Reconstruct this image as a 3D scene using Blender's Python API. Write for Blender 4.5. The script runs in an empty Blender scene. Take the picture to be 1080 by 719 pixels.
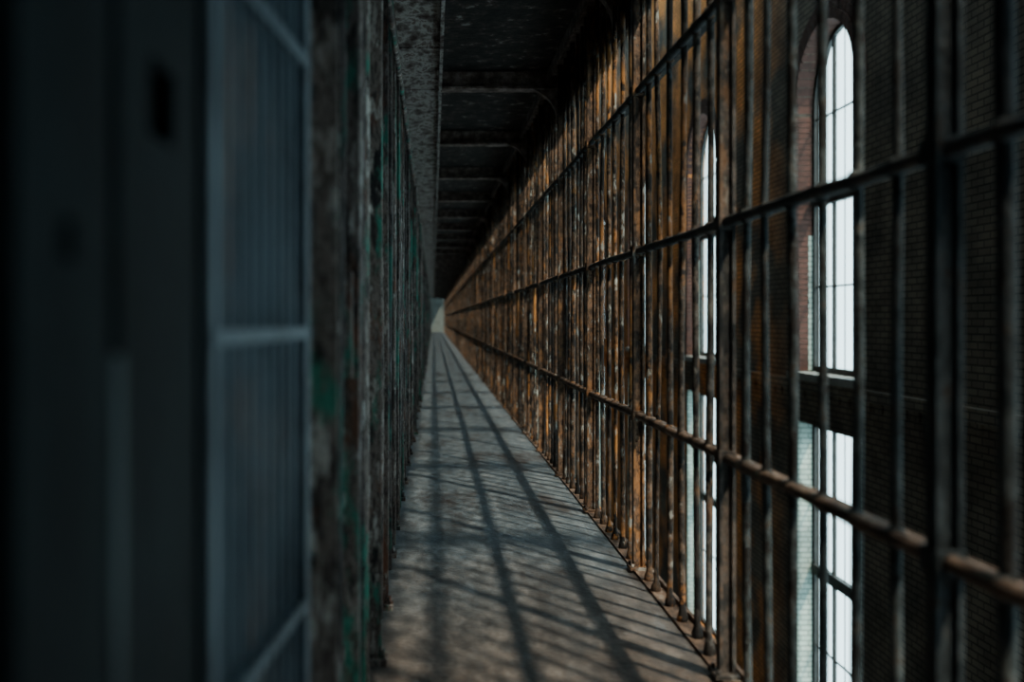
import bpy, math, random
from mathutils import Vector, Matrix
random.seed(7)
S = bpy.context.scene

# ---------------------------------------------------------------- helpers
class MB:
    def __init__(s): s.v=[]; s.f=[]; s.sm=[]
    def box(s,x0,x1,y0,y1,z0,z1,M=None):
        b=len(s.v)
        for z in (z0,z1):
            for (x,y) in ((x0,y0),(x1,y0),(x1,y1),(x0,y1)):
                p=Vector((x,y,z))
                s.v.append(tuple(M@p if M else p))
        for q in ((0,3,2,1),(4,5,6,7),(0,1,5,4),(1,2,6,5),(2,3,7,6),(3,0,4,7)):
            s.f.append(tuple(b+i for i in q)); s.sm.append(False)
    def tube(s,pts,r,n=8,cap=True):
        b=len(s.v); m=len(pts)
        pts=[Vector(p) for p in pts]
        d=(pts[-1]-pts[0]).normalized()
        a=Vector((1,0,0)) if abs(d.x)<.8 else Vector((0,1,0))
        u=d.cross(a).normalized(); w=d.cross(u)
        for i,p in enumerate(pts):
            rr=r[i] if isinstance(r,(list,tuple)) else r
            for k in range(n):
                t=2*math.pi*k/n
                s.v.append(tuple(p+u*math.cos(t)*rr+w*math.sin(t)*rr))
        for i in range(m-1):
            for k in range(n):
                k2=(k+1)%n
                s.f.append((b+i*n+k,b+i*n+k2,b+(i+1)*n+k2,b+(i+1)*n+k)); s.sm.append(True)
        if cap:
            s.f.append(tuple(b+k for k in reversed(range(n)))); s.sm.append(False)
            s.f.append(tuple(b+(m-1)*n+k for k in range(n))); s.sm.append(False)
    def prism(s,poly,x0,x1):
        b=len(s.v); n=len(poly)
        for (y,z) in poly: s.v.append((x0,y,z))
        for (y,z) in poly: s.v.append((x1,y,z))
        s.f.append(tuple(b+i for i in reversed(range(n)))); s.sm.append(False)
        s.f.append(tuple(b+n+i for i in range(n))); s.sm.append(False)
        for i in range(n):
            j=(i+1)%n
            s.f.append((b+i,b+j,b+n+j,b+n+i)); s.sm.append(False)
    def prism_y(s,poly,y0,y1):
        b=len(s.v); n=len(poly)
        for (x,z) in poly: s.v.append((x,y0,z))
        for (x,z) in poly: s.v.append((x,y1,z))
        s.f.append(tuple(b+i for i in range(n))); s.sm.append(False)
        s.f.append(tuple(b+n+i for i in reversed(range(n)))); s.sm.append(False)
        for i in range(n):
            j=(i+1)%n
            s.f.append((b+j,b+i,b+n+i,b+n+j)); s.sm.append(False)
    def obj(s,name,mat,parent=None):
        me=bpy.data.meshes.new(name); me.from_pydata(s.v,[],s.f); me.update()
        me.polygons.foreach_set('use_smooth',s.sm)
        o=bpy.data.objects.new(name,me); S.collection.objects.link(o)
        me.materials.append(mat)
        if parent: o.parent=parent
        return o
def empty(name):
    o=bpy.data.objects.new(name,None); S.collection.objects.link(o); return o

def new_mat(name):
    m=bpy.data.materials.new(name); m.use_nodes=True
    nt=m.node_tree; b=nt.nodes['Principled BSDF']
    return m,nt,b
def N(nt,t,**k):
    n=nt.nodes.new(t)
    for a,v in k.items(): setattr(n,a,v)
    return n
def ramp(nt,stops,interp='LINEAR'):
    r=N(nt,'ShaderNodeValToRGB'); cr=r.color_ramp; cr.interpolation=interp
    while len(cr.elements)<len(stops): cr.elements.new(0.5)
    for e,(p,c) in zip(cr.elements,stops):
        e.position=p; e.color=(*c,1)
    return r
def noise_mat(name,stops,scale=(6,6,6),ns=1.0,detail=8,rough=.7,metal=0.0,bump=.3,bumpscale=30,spec=.3,stops2=None,mask=None,spots=None,var=None):
    m,nt,b=new_mat(name); L=nt.links
    tc=N(nt,'ShaderNodeTexCoord'); mp=N(nt,'ShaderNodeMapping'); mp.inputs['Scale'].default_value=scale
    L.new(tc.outputs['Object'],mp.inputs['Vector'])
    no=N(nt,'ShaderNodeTexNoise'); no.inputs['Scale'].default_value=ns; no.inputs['Detail'].default_value=detail; no.inputs['Roughness'].default_value=.68
    L.new(mp.outputs[0],no.inputs['Vector'])
    r=ramp(nt,stops); L.new(no.outputs['Fac'],r.inputs[0])
    col=r.outputs[0]
    if stops2:
        r2=ramp(nt,stops2); L.new(no.outputs['Fac'],r2.inputs[0])
        sx=N(nt,'ShaderNodeSeparateXYZ'); L.new(tc.outputs['Object'],sx.inputs[0])
        n2=N(nt,'ShaderNodeTexNoise'); n2.inputs['Scale'].default_value=.9; n2.inputs['Detail'].default_value=4
        L.new(tc.outputs['Object'],n2.inputs['Vector'])
        ma=N(nt,'ShaderNodeMath',operation='MULTIPLY_ADD'); ma.inputs[1].default_value=mask[2]
        L.new(n2.outputs['Fac'],ma.inputs[0]); L.new(sx.outputs[mask[3]],ma.inputs[2])
        mr=N(nt,'ShaderNodeMapRange'); mr.inputs['From Min'].default_value=mask[0]; mr.inputs['From Max'].default_value=mask[1]
        L.new(ma.outputs[0],mr.inputs['Value'])
        mx=N(nt,'ShaderNodeMix',data_type='RGBA'); L.new(mr.outputs[0],mx.inputs[0])
        L.new(r.outputs[0],mx.inputs[6]); L.new(r2.outputs[0],mx.inputs[7]); col=mx.outputs[2]
    if spots:
      for si,sp_ in enumerate(spots):
        c,sc,lo,hi=sp_[:4]
        mp2=N(nt,'ShaderNodeMapping'); mp2.inputs['Scale'].default_value=sc; mp2.inputs['Location'].default_value=(3+si*5.3,7-si*2.1,1+si)
        L.new(tc.outputs['Object'],mp2.inputs['Vector'])
        n4=N(nt,'ShaderNodeTexNoise'); n4.inputs['Scale'].default_value=1; n4.inputs['Detail'].default_value=9; n4.inputs['Roughness'].default_value=.7
        L.new(mp2.outputs[0],n4.inputs['Vector'])
        m4=N(nt,'ShaderNodeMapRange'); m4.inputs['From Min'].default_value=lo; m4.inputs['From Max'].default_value=hi
        L.new(n4.outputs['Fac'],m4.inputs['Value'])
        f4=m4.outputs[0]
        if len(sp_)>4 and stops2:     # only where the second (rusted) finish applies
            mu=N(nt,'ShaderNodeMath',operation='MULTIPLY'); L.new(f4,mu.inputs[0]); L.new(mr.outputs[0],mu.inputs[1]); f4=mu.outputs[0]
        mx4=N(nt,'ShaderNodeMix',data_type='RGBA'); L.new(f4,mx4.inputs[0])
        L.new(col,mx4.inputs[6]); mx4.inputs[7].default_value=(*c,1); col=mx4.outputs[2]
    if var:
        mp5=N(nt,'ShaderNodeMapping'); mp5.inputs['Scale'].default_value=(0.3,var[0],.35)
        L.new(tc.outputs['Object'],mp5.inputs['Vector'])
        n5=N(nt,'ShaderNodeTexNoise'); n5.inputs['Scale'].default_value=1; n5.inputs['Detail'].default_value=2
        L.new(mp5.outputs[0],n5.inputs['Vector'])
        r5=ramp(nt,[(.36,var[1]),(.62,var[2])]); L.new(n5.outputs['Fac'],r5.inputs[0])
        mx5=N(nt,'ShaderNodeMix',data_type='RGBA',blend_type='MULTIPLY'); mx5.inputs[0].default_value=1
        L.new(col,mx5.inputs[6]); L.new(r5.outputs[0],mx5.inputs[7]); col=mx5.outputs[2]
    L.new(col,b.inputs['Base Color'])
    b.inputs['Roughness'].default_value=rough; b.inputs['Metallic'].default_value=metal
    b.inputs['Specular IOR Level'].default_value=spec
    if bump:
        n3=N(nt,'ShaderNodeTexNoise'); n3.inputs['Scale'].default_value=bumpscale; n3.inputs['Detail'].default_value=6
        L.new(tc.outputs['Object'],n3.inputs['Vector'])
        bp=N(nt,'ShaderNodeBump'); bp.inputs['Strength'].default_value=bump; bp.inputs['Distance'].default_value=.01
        L.new(n3.outputs['Fac'],bp.inputs['Height']); L.new(bp.outputs[0],b.inputs['Normal'])
    return m

dark_steel=[(.30,(.015,.021,.025)),(.46,(.036,.048,.055)),(.58,(.080,.098,.108)),(.64,(.06,.045,.036)),(.7,(.14,.16,.16))]
rust=[(.32,(.013,.011,.010)),(.43,(.042,.030,.024)),(.50,(.10,.066,.046)),(.56,(.21,.128,.080)),(.60,(.055,.041,.035)),(.67,(.34,.33,.31))]
VAR=(4.5,(.24,.28,.33),(1.25,1.18,1.10))
M_rods=noise_mat('rusted_painted_rods',dark_steel,(9,9,8),1.9,rough=.7,bump=.9,stops2=rust,mask=(3.9,5.2,1.6,1),  # old paint and rust; near stretch also toned as shaded, rest as lit
   spots=[((.45,.20,.06),(3,1.6,1.4),.535,.60,1),((.38,.41,.40),(18,18,7),.575,.61,1),((.018,.017,.017),(10,8,7),.53,.57)],var=VAR)
M_posts=noise_mat('rusted_posts',dark_steel,(9,9,6),1.8,rough=.7,bump=.9,stops2=rust,mask=(3.4,4.8,1.6,1),  # same shaded-to-lit toning along the fence, over real rust
   spots=[((.32,.165,.075),(9,9,4),.55,.61,1),((.36,.37,.35),(14,14,5),.59,.63,1)],var=(2.0,(.45,.48,.52),(1.2,1.15,1.1)))
M_rail_lo=noise_mat('rust_rail',[(.3,(.035,.027,.022)),(.45,(.095,.066,.052)),(.58,(.21,.142,.105)),(.68,(.30,.25,.21))],(14,6,14),1.5,bump=.8)
M_rail_hi=noise_mat('dark_rail',[(.3,(.02,.026,.03)),(.5,(.052,.06,.068)),(.65,(.12,.10,.085))],(12,4,12),1.5,bump=.6)
M_cell=noise_mat('peeling_cell_paint',[(.30,(.012,.012,.014)),(.42,(.060,.050,.048)),(.50,(.23,.195,.18)),(.55,(.07,.055,.05)),(.61,(.40,.37,.35)),(.70,(.11,.065,.05))],(11,9,3.0),1.9,rough=.65,bump=1.0,
   spots=[((.50,.49,.47),(14,14,4),.58,.62),((.16,.075,.05),(7,5,2.6),.56,.62),((.02,.02,.022),(9,6,3),.56,.61),((.045,.25,.19),(5,2.6,1.9),.545,.60)],var=(3,(.36,.36,.40),(1.4,1.36,1.32)))
M_door_panel=noise_mat('blue_grey_door_paint',[(.36,(.07,.038,.03)),(.42,(.026,.042,.055)),(.55,(.055,.085,.108)),(.7,(.11,.145,.18))],(3.5,4,2.6),1.6,rough=.5,bump=.2,
   spots=[((.24,.16,.13),(3,7,2.6),.49,.58)])
M_door_bar=noise_mat('door_bar_paint',[(.35,(.055,.078,.098)),(.6,(.115,.158,.19))],(5,5,3),1.5,rough=.4,bump=.2)
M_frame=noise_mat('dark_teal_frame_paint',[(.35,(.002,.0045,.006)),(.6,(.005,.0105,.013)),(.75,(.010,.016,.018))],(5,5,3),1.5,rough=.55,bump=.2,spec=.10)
M_strike=noise_mat('strike_paint',[(.35,(.02,.035,.042)),(.6,(.045,.07,.08))],(5,5,3),1.5,rough=.4,bump=.2)
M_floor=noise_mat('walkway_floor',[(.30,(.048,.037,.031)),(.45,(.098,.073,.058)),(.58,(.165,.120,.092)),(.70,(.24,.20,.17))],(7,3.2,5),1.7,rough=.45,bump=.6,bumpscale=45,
   stops2=[(.30,(.060,.080,.098)),(.5,(.125,.158,.185)),(.7,(.26,.30,.335))],mask=(4.2,6.8,3.0,1),spec=.45,  # sky-blue light painted into the far floor, near end left sun-warm
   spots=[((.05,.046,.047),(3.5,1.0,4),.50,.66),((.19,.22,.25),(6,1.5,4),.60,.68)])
M_ceil=noise_mat('dark_ceiling_plate',[(.35,(.012,.013,.014)),(.52,(.032,.031,.031)),(.60,(.08,.062,.054)),(.66,(.32,.32,.31))],(6,6,6),1.6,rough=.75,bump=.5)
M_soffit=noise_mat('flaking_soffit_paint',[(.36,(.05,.03,.027)),(.46,(.20,.175,.165)),(.54,(.50,.48,.46)),(.60,(.09,.05,.042)),(.68,(.42,.41,.40))],(6,3,5),1.6,rough=.8,bump=.6)
M_edge=noise_mat('ceiling_rust_edge',[(.35,(.07,.052,.046)),(.5,(.19,.145,.13)),(.65,(.46,.38,.35))],(8,5,8),1.5,rough=.7,bump=.5)
M_plaster=noise_mat('aged_plaster',[(.3,(.13,.16,.155)),(.7,(.25,.28,.27))],(2,2,2),1.5,rough=.9,bump=.2)
M_concrete=noise_mat('hall_concrete',[(.3,(.08,.08,.08)),(.7,(.2,.19,.18))],(1,1,1),1.5,rough=.9,bump=.2)
M_stone=noise_mat('sill_stone',[(.3,(.16,.16,.15)),(.7,(.34,.34,.32))],(4,4,4),1.5,rough=.8,bump=.3)
M_winframe=noise_mat('window_frame_paint',[(.3,(.02,.024,.024)),(.7,(.06,.062,.06))],(4,4,4),1.5,rough=.6,bump=.1)

def brick_mat(name,c1,c2,mortar,bump=.6,glow_patch=None):
    m,nt,b=new_mat(name); L=nt.links
    tc=N(nt,'ShaderNodeTexCoord'); sp=N(nt,'ShaderNodeSeparateXYZ'); L.new(tc.outputs['Object'],sp.inputs[0])
    ad=N(nt,'ShaderNodeMath',operation='ADD'); L.new(sp.outputs[0],ad.inputs[0]); L.new(sp.outputs[1],ad.inputs[1])
    cb=N(nt,'ShaderNodeCombineXYZ'); L.new(ad.outputs[0],cb.inputs[0]); L.new(sp.outputs[2],cb.inputs[1])
    br=N(nt,'ShaderNodeTexBrick'); br.inputs['Scale'].default_value=1.0
    br.inputs['Brick Width'].default_value=.22; br.inputs['Row Height'].default_value=.075; br.inputs['Mortar Size'].default_value=.010
    br.inputs['Color1'].default_value=(*c1,1); br.inputs['Color2'].default_value=(*c2,1); br.inputs['Mortar'].default_value=(*mortar,1)
    L.new(cb.outputs[0],br.inputs['Vector'])
    no=N(nt,'ShaderNodeTexNoise'); no.inputs['Scale'].default_value=1.6; no.inputs['Detail'].default_value=7
    L.new(tc.outputs['Object'],no.inputs['Vector'])
    r=ramp(nt,[(.3,(.45,.45,.45)),(.7,(1.25,1.2,1.1))]); L.new(no.outputs['Fac'],r.inputs[0])
    mx=N(nt,'ShaderNodeMix',data_type='RGBA',blend_type='MULTIPLY'); mx.inputs[0].default_value=1
    L.new(br.outputs['Color'],mx.inputs[6]); L.new(r.outputs[0],mx.inputs[7]); col=mx.outputs[2]
    if glow_patch:  # orange sunlit glow multiplied into the brick colour
        mr=N(nt,'ShaderNodeMapRange'); mr.inputs['From Min'].default_value=glow_patch[1]; mr.inputs['From Max'].default_value=glow_patch[2]
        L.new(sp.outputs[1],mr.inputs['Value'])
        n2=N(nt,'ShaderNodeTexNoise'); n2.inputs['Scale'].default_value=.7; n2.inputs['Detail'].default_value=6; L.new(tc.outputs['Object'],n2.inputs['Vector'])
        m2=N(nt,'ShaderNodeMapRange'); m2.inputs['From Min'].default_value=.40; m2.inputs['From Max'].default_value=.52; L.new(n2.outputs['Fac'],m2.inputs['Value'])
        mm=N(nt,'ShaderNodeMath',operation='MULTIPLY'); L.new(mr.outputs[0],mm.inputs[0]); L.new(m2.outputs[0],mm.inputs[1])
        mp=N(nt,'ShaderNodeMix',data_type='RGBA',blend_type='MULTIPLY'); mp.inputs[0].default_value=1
        L.new(col,mp.inputs[6]); mp.inputs[7].default_value=(*glow_patch[0],1)
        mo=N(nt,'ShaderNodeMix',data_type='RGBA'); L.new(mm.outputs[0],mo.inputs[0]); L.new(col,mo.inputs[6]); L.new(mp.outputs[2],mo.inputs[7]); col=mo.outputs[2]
    L.new(col,b.inputs['Base Color'])
    b.inputs['Roughness'].default_value=.85; b.inputs['Specular IOR Level'].default_value=.2
    iv=N(nt,'ShaderNodeMath',operation='SUBTRACT'); iv.inputs[0].default_value=1; L.new(br.outputs['Fac'],iv.inputs[1])
    bp=N(nt,'ShaderNodeBump'); bp.inputs['Strength'].default_value=bump; bp.inputs['Distance'].default_value=.015
    L.new(iv.outputs[0],bp.inputs['Height']); L.new(bp.outputs[0],b.inputs['Normal'])
    return m
M_brick=brick_mat('dingy_brick',(.150,.125,.107),(.20,.17,.142),(.065,.058,.052),glow_patch=((5.4,2.5,.9),14.6,16.5))  # dingy brick, with warm light painted in farther along the wall
M_teal_brick=brick_mat('pale_painted_brick',(.46,.60,.57),(.56,.68,.65),(.24,.33,.31))
M_red_brick=noise_mat('red_arch_brick',[(.3,(.035,.018,.015)),(.6,(.10,.045,.035))],(6,6,6),1.5,rough=.8,bump=.3)

# ---------------------------------------------------------------- constants
XR=0.98; XL=-0.24; YEND=90.0; ZC=3.16
XW=5.25; XG=5.52; XO=5.585
Y0,PITCH=13.35,6.1
HW=1.045; SPR=4.15; UB=.43; LT=-.27; LB=-5.0
ks=list(range(-3,14))
ZB,ZT=-6.0,9.0
yA=Y0+PITCH*ks[0]-PITCH/2; yB=Y0+PITCH*ks[-1]+PITCH/2

# ---------------------------------------------------------------- outer wall with arched windows
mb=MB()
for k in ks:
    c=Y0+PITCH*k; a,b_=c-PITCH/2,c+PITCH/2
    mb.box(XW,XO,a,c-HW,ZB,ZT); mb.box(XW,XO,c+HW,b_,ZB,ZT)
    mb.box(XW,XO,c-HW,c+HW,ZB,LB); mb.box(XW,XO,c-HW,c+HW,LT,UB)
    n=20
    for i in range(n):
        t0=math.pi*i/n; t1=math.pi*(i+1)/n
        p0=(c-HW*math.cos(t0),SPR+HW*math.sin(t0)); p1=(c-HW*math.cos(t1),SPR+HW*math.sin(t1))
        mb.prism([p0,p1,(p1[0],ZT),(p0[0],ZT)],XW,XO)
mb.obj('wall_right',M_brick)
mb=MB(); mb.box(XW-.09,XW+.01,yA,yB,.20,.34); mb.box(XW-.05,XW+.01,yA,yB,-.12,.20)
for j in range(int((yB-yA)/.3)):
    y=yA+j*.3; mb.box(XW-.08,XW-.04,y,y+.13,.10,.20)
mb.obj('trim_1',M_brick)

# windows
glass,nt,b=new_mat('window_glass')
nt.nodes.remove(b); out=nt.nodes['Material Output']
tr=N(nt,'ShaderNodeBsdfTransparent'); tr.inputs[0].default_value=(.90,.94,.93,1)
gl=N(nt,'ShaderNodeBsdfGlossy'); gl.inputs['Roughness'].default_value=.08
ms=N(nt,'ShaderNodeMixShader'); ms.inputs[0].default_value=.05
nt.links.new(tr.outputs[0],ms.inputs[1]); nt.links.new(gl.outputs[0],ms.inputs[2]); nt.links.new(ms.outputs[0],out.inputs[0])

def arc_ring(mb,c,zc,r0,r1,x0,x1,n,gap=0.0):
    for i in range(n):
        t0=math.pi*(i+gap)/n; t1=math.pi*(i+1-gap)/n
        P=lambda r,t:(c-r*math.cos(t),zc+r*math.sin(t))
        mb.prism([P(r0,t0),P(r1,t0),P(r1,t1),P(r0,t1)],x0,x1)
wi=0
for k in ks:
    c=Y0+PITCH*k; wi+=1
    E=empty('window_%d'%wi)
    x0,x1=XG-.03,XG+.03
    mb=MB()
    mb.box(x0,x1,c-HW,c-HW+.06,UB,SPR); mb.box(x0,x1,c+HW-.06,c+HW,UB,SPR)
    mb.box(x0,x1,c-HW,c+HW,UB,UB+.09)
    arc_ring(mb,c,SPR,HW-.06,HW+.005,x0,x1,20)
    mb.box(x0-.02,x1,c-HW,c+HW,2.80,2.97)
    for s in (-.35,.35):
        mb.box(x0+.01,x1-.01,c+s-.034,c+s+.034,UB,SPR+.92)
    for s in (-.7,0,.7):
        mb.box(x0+.025,x1-.025,c+s-.008,c+s+.008,UB,SPR+math.sqrt(1-s*s)-.02)
    for z in (1.65,4.05):
        mb.box(x0+.02,x1-.02,c-HW+.02,c+HW-.02,z-.012,z+.012)
    mb.box(x0,x1,c-HW,c-HW+.06,LB,LT); mb.box(x0,x1,c+HW-.06,c+HW,LB,LT)
    mb.box(x0,x1,c-HW,c+HW,LT-.09,LT); mb.box(x0,x1,c-HW,c+HW,LB,LB+.09)
    mb.box(x0-.02,x1,c-HW,c+HW,-2.48,-2.33)
    for s in (-.35,.35):
        mb.box(x0+.01,x1-.01,c+s-.034,c+s+.034,LB,LT)
    for s in (-.7,0,.7):
        mb.box(x0+.025,x1-.025,c+s-.008,c+s+.008,LB,LT)
    for z in (-1.3,-3.5):
        mb.box(x0+.02,x1-.02,c-HW+.02,c+HW-.02,z-.012,z+.012)
    mb.obj('sash_frame',M_winframe,E)
    mb=MB()
    mb.prism([(c-HW+.01,UB+.01),(c+HW-.01,UB+.01)]+[(c+(HW-.01)*math.cos(math.pi*i/20),SPR+(HW-.01)*math.sin(math.pi*i/20)) for i in range(21)],XG-.002,XG+.002)
    mb.box(XG-.002,XG+.002,c-HW+.01,c+HW-.01,LB+.01,LT-.01)
    mb.obj('glass',glass,E)
    mb=MB()
    arc_ring(mb,c,SPR,HW-.01,HW+.13,XW-.035,XW+.22,26,.06)
    arc_ring(mb,c,SPR,HW+.145,HW+.27,XW-.02,XW+.05,30,.06)
    z=UB+.02
    while z<SPR-.05:
        for sgn in (-1,1):
            e=c+sgn*HW; a0,a1=sorted((e-sgn*.010,e+sgn*.12)); mb.box(XW-.03,XW+.22,a0,a1,z,z+.066)
        z+=.078
    mb.obj('arch_bricks',M_red_brick,E)
    mb=MB(); mb.box(XW-.10,XG-.05,c-HW-.12,c+HW+.12,UB-.09,UB+.012); mb.obj('sill',M_stone,E)
    mb=MB()
    for sgn in (-1,1):
        e=c+sgn*HW
        mb.box(XW-.012,XG-.045,min(e-sgn*.012,e+sgn*.10),max(e-sgn*.012,e+sgn*.10),LB,LT)
        mb.box(XG-.10,XG-.035,min(e-sgn*.014,e+sgn*.02),max(e-sgn*.014,e+sgn*.02),UB+.02,2.4)
    mb.obj('painted_jamb',M_teal_brick,E)
    for (za,zb) in ((UB,SPR+.9),(LB,LT)):
        ld=bpy.data.lights.new('sky_portal','AREA'); ld.shape='RECTANGLE'; ld.size=2*HW; ld.size_y=zb-za
        ld.cycles.is_portal=True
        lo=bpy.data.objects.new('window_sky_portal',ld); S.collection.objects.link(lo)
        lo.location=(XG+.08,c,(za+zb)/2)
        lo.rotation_euler=Vector((-1,0,0)).to_track_quat('-Z','Z').to_euler(); lo.parent=E

# ---------------------------------------------------------------- hall shell
SX0,SX1=3.55,5.05
mb=MB(); mb.box(-2.8,XO,yA,yB,ZB-.2,ZB); mb.obj('hall_floor',M_concrete)
mb=MB(); mb.box(-2.8,SX0,yA,yB,ZT,ZT+.12); mb.box(SX1,XO,yA,yB,ZT,ZT+.12); mb.obj('ceiling_hall',M_concrete)
K=empty('added_skylight')  # added roof opening, unseen; lets sun streak the walkway floor
mb=MB()
for x in (SX0,4.02,4.50,SX1): mb.box(x-.06,x+.06,yA,yB,ZT,ZT+.08)  # bars added to stripe the incoming sun
y=yA
while y<yB: 
    mb.box(SX0,SX1,y-.14,y+.14,ZT,ZT+.08); y+=2.7
mb.obj('glazing_bars',M_winframe,K)
mb=MB(); mb.box(SX0,SX1,yA,yB,ZT+.04,ZT+.044); mb.obj('glazing',glass,K)
ld=bpy.data.lights.new('skylight_portal','AREA'); ld.shape='RECTANGLE'; ld.size=SX1-SX0; ld.size_y=yB-yA; ld.cycles.is_portal=True
lo=bpy.data.objects.new('skylight_portal',ld); S.collection.objects.link(lo); lo.location=((SX0+SX1)/2,(yA+yB)/2,ZT+.15); lo.parent=K
mb=MB(); mb.box(-2.8,XO,yA-.2,yA,ZB-.2,ZT+.2); mb.obj('wall_back',M_concrete)
mb=MB(); mb.box(-2.8,XO,yB,yB+.2,ZB-.2,ZT+.2); mb.obj('wall_front',M_plaster)
mb=MB(); mb.box(-2.8,-2.6,yA,yB,ZB-.2,ZT+.2)
mb.box(-2.6,-.30,yA,YEND,2.78,3.35); mb.box(-2.6,-.30,yA,YEND,-.2,0)
mb.box(-.4,-.3,yA,YEND,ZB,-.2); mb.box(-.4,-.3,yA,YEND,3.35,ZT)
y=yA
while y<YEND: 
    mb.box(-2.6,-.32,y,y+.1,0,2.78); y+=1.8
mb.obj('wall_left',M_concrete)

# ---------------------------------------------------------------- walkway floor and ceiling
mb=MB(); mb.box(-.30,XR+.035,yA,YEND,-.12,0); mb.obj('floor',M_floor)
mb=MB(); mb.box(XR+.036,XR+.05,yA,YEND,-.16,.03); mb.box(XR-.03,XR+.036,yA,YEND,0,.012)
mb.obj('trim_2',M_rail_lo)
mb=MB(); mb.box(-.30,XR+.10,yA,YEND,ZC,ZC+.16); mb.obj('ceiling',M_ceil)
B=empty('ceiling_beams')
mb=MB()
y=7.9-2.5*5
while y<YEND-1:
    mb.box(.07,XR+.0,y,y+.014,ZC-.13,ZC)
    mb.box(.07,XR+.0,y-.06,y+.07,ZC-.15,ZC-.13)
    mb.prism_y([(XR,ZC-.13),(XR,ZC-.40)]+[(XR-.26+.26*math.cos(math.pi/2*i/8),ZC-.40+.26*math.sin(math.pi/2*i/8)) for i in range(1,9)],y-.03,y+.04)
    y+=2.5
mb.obj('cross_beams',M_edge,B)
mb=MB(); mb.box(XR-.07,XR+.06,yA,YEND,ZC-.03,ZC); mb.box(XR-.075,XR-.065,yA,YEND,ZC-.09,ZC)
mb.obj('edge_angle',M_edge,B)
mb=MB(); mb.box(XR+.05,XR+.06,yA,YEND,ZC-.42,ZC)  # added plate that screens the bright skylight from the camera
mb.obj('added_valance',M_posts,B)
mb=MB()
y=yA
while y<YEND-.1:
    L_=1.25; mb.box(-.29,.065,y+.008,min(y+L_-.008,YEND),ZC-.05-random.random()*.018,ZC-.002); y+=L_
mb.box(.045,.07,yA,YEND,ZC-.10,ZC-.04)
mb.obj('soffit_slabs',M_soffit,B)

# ---------------------------------------------------------------- right bar fence
F=empty('walkway_bar_fence')
BAY=1.42; NI=7; POST0=1.90
rods=MB(); posts=MB(); clamps=MB()
RZ=(.739,1.52,2.28)
j=-3
while True:
    yp=POST0+BAY*j
    if yp>YEND-.2: break
    posts.box(XR-.024,XR+.024,yp-.007,yp+.007,0,ZC)
    posts.box(XR+.012,XR+.024,yp-.020,yp+.020,0,ZC)
    posts.box(XR-.030,XR-.020,yp-.022,yp+.022,0,ZC)
    posts.box(XR-.05,XR+.03,yp-.05,yp+.05,0.012,.024)
    for bx in (-.035,.035): posts.tube([(XR-.038,yp+bx,.02),(XR-.038,yp+bx,.04)],.008,6)
    n=8 if yp<25 else 5
    for i in range(1,NI):
        y=yp+BAY*i/NI+random.uniform(-.018,.018)
        dx=random.uniform(-.008,.008)
        R=.0125+random.choice((-.002,0,.001,.005))
        zz=[.0,.03,.06,.4,.739,1.1,1.52,1.9,2.28,2.7,ZC-.02]
        pts=[(XR+dx*math.sin(z*2.1+i)+random.uniform(-.0015,.0015),y+random.uniform(-.004,.004),z) for z in zz]
        rr=[.022,.022,R]+[R+random.uniform(-.0015,.002) for _ in zz[3:]]
        rods.tube(pts,rr,n)
        if yp<30:
            for z in RZ:
                clamps.tube([(XR-.002,y,z-.022),(XR-.002,y,z-.014),(XR-.002,y,z+.014),(XR-.002,y,z+.022)],[R,.020,.020,R],8)
    if yp<30:
        for z in RZ: clamps.box(XR-.036,XR+.02,yp-.035,yp+.035,z-.024,z+.024)
    j+=1
rods.obj('bars',M_rods,F); posts.obj('posts',M_posts,F); clamps.obj('clamps',M_posts,F)
for i,z in enumerate(RZ):
    mb=MB(); pts=[]; y=-3.0
    while y<=YEND: pts.append((XR-.008+random.uniform(-.001,.001),y,z+random.uniform(-.003,.003))); y+=.35
    mb.tube(pts,[.0175+random.uniform(-.0015,.0015) for _ in pts],10)
    mb.box(XR+.012,XR+.042,-3.0,YEND,z-.006,z+.006)  # added outer flat, widens the rail's shadow on the floor
    mb.obj('rail_%d'%(i+1),M_rail_lo if i==0 else M_rail_hi,F)

# ---------------------------------------------------------------- left cell fronts
C=empty('cell_front_bars')
bars=MB(); fr=MB(); rl=MB()
y=1.90; i=0
while y<YEND-.2:
    d=.050+random.uniform(-.022,.014)
    if i==0: d=.058
    fr.box(XL-.05,XL+d,y,y+.022,0,2.66); fr.box(XL-.01,XL+.0,y-.03,y+.05,0,2.66)
    fr.box(XL-.03,XL+d+.02,y-.03,y+.05,0,.02)
    fr.tube([(XL+d,y+.01,.02),(XL+d,y+.01,.05)],.014,6)
    w=.66 if i%2==0 else .9
    nb=5 if i%2==0 else 7
    for q in range(1,nb):
        yy=y+w*q/nb
        o_=random.uniform(0,.034); R=random.uniform(.009,.014)
        bars.tube([(XL+o_,yy,0),(XL+o_+random.uniform(-.006,.008),yy,.8),(XL+o_+random.uniform(-.006,.008),yy,1.7),(XL+o_,yy,2.66)],R,8 if y<20 else 5)
    if i%2==0:
        fr.box(XL-.02,XL+.035,y+w-.06,y+w-.01,1.05,1.32)
        fr.box(XL-.008,XL+.012,y+.03,y+w-.03,.05,.11); fr.box(XL-.008,XL+.012,y+.03,y+w-.03,2.35,2.41)
        for z in (.5,1.9): fr.tube([(XL+.02,y+.03,z-.05),(XL+.02,y+.03,z+.05)],.016,8)
    y+=w; i+=1
for z in (.35,.739,1.18,1.63,2.08):
    rl.box(XL-.006,XL+.016,1.9,YEND,z-.016,z+.016)
rl.box(XL-.05,XL+.02,1.9,YEND,2.60,2.70); rl.box(XL-.06,XL-.0,1.9,YEND,2.70,ZC-.05)
pts=[]; y=1.9
while y<YEND: pts.append((XL+.045,y,2.58+.012*math.sin(y*1.3))); y+=.5
rl.tube(pts,.016,8)
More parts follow.
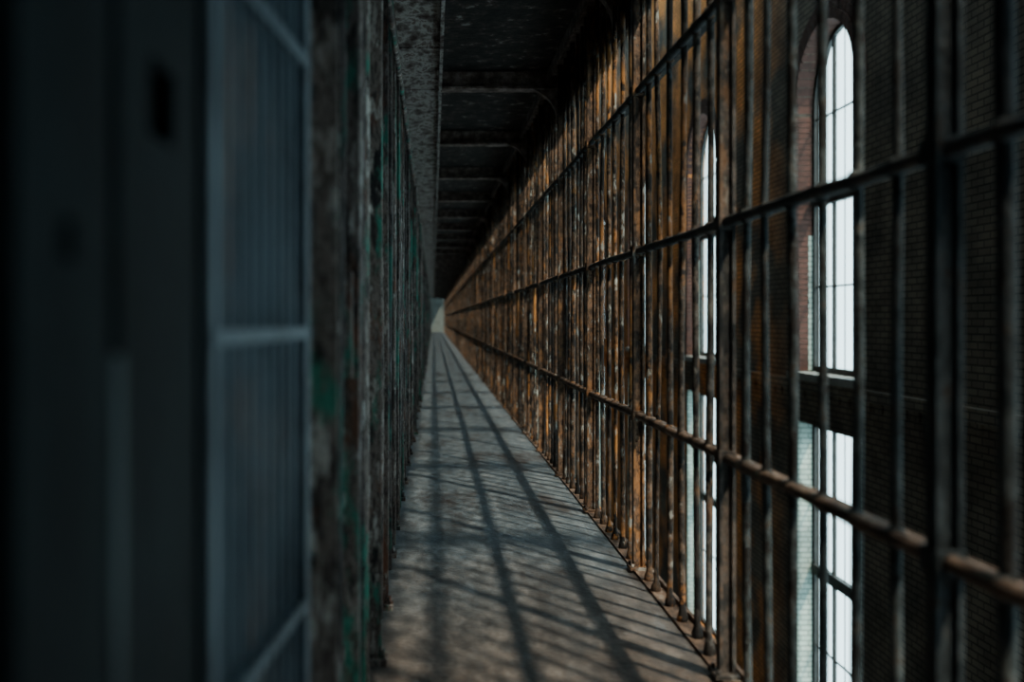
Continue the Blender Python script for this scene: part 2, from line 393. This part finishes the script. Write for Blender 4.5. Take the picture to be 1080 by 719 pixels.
bars.obj('bars',M_cell,C); fr.obj('jambs',M_cell,C); rl.obj('rails',M_cell,C)

# ---------------------------------------------------------------- ajar cell door
D=empty('cell_door')
p0=Vector((-.268,1.149,0)); p1=Vector((-.222,1.70,0)); dr=(p1-p0); W=dr.length
ang=math.atan2(dr.y,dr.x)
MT=Matrix.Translation(p0)@Matrix.Rotation(ang,4,'Z')
mb=MB(); mb.box(0,W,.012,.016,.06,2.5,MT); mb.obj('sheet',M_door_panel,D)
mb=MB()
mb.box(0,.03,-.012,.022,.05,2.52,MT); mb.box(W-.035,W,-.012,.022,.05,2.52,MT)
for z in (.08,.27,.724,1.177,1.63,2.08,2.49): mb.box(0,W,-.014,.010,z-.010,z+.010,MT)
nb=9
for q in range(1,nb):
    x=.03+(W-.065)*q/nb
    mb.tube([MT@Vector((x,0,.06)),MT@Vector((x,0,2.5))],.006,8)
mb.obj('bars_and_frame',M_door_bar,D)

# ---------------------------------------------------------------- near steel door frame plates
P=empty('cell_door_frame')
def plate(mb,y0,y1,hy0,hy1,hz0,hz1,x=-.252,t=.012,zt=3.0):
    mb.box(x-t,x,y0,y1,0,hz0); mb.box(x-t,x,y0,y1,hz1,zt)
    mb.box(x-t,x,y0,hy0,hz0,hz1); mb.box(x-t,x,hy1,y1,hz0,hz1)
mb=MB()
plate(mb,.80,1.07,.885,.965,1.365,1.435)
plate(mb,.60,.775,.675,.70,1.24,1.27)
mb.box(-.262,-.246,1.06,1.075,0,3.0); mb.box(-.285,-.27,.30,.60,0,3.0)
mb.box(-.36,-.262,.60,.61,0,3.0); mb.box(-.36,-.262,1.06,1.072,0,3.0); mb.box(-.36,-.34,.3,1.07,0,3.0)
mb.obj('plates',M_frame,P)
mb=MB(); mb.box(-.262,-.249,.780,.80,0,1.17); mb.box(-.280,-.266,.776,.80,1.17,3.0)
mb.obj('strike_strip',M_strike,P)
mb=MB(); mb.box(-.30,-.27,-1.0,.30,0,3.0); mb.obj('side_plate',M_frame,P)

# ---------------------------------------------------------------- light
w=bpy.data.worlds.new('sky'); S.world=w; w.use_nodes=True
bg=w.node_tree.nodes['Background']; bg.inputs[0].default_value=(.70,.91,1.0,1); bg.inputs[1].default_value=5.0
sd=bpy.data.lights.new('sun','SUN'); sd.energy=7.2; sd.color=(1.0,.81,.63); sd.angle=math.radians(2.0)
so=bpy.data.objects.new('sun',sd); S.collection.objects.link(so)
dv=Vector((-1,1.35,-2.3)); so.rotation_euler=dv.to_track_quat('-Z','Y').to_euler(); so.location=(8,-3,14)

# ---------------------------------------------------------------- camera
cd=bpy.data.cameras.new('camera'); cam=bpy.data.objects.new('camera',cd); S.collection.objects.link(cam)
cam.location=(0,0,1.2); cam.rotation_euler=(math.radians(90),0,0)
cd.sensor_width=36; cd.sensor_fit='HORIZONTAL'; cd.lens=35
cd.shift_x=83/1080; cd.shift_y=-23.5/1080; cd.clip_start=.02; cd.clip_end=300
cd.dof.use_dof=True; cd.dof.focus_distance=5.8; cd.dof.aperture_fstop=1.4
S.camera=cam
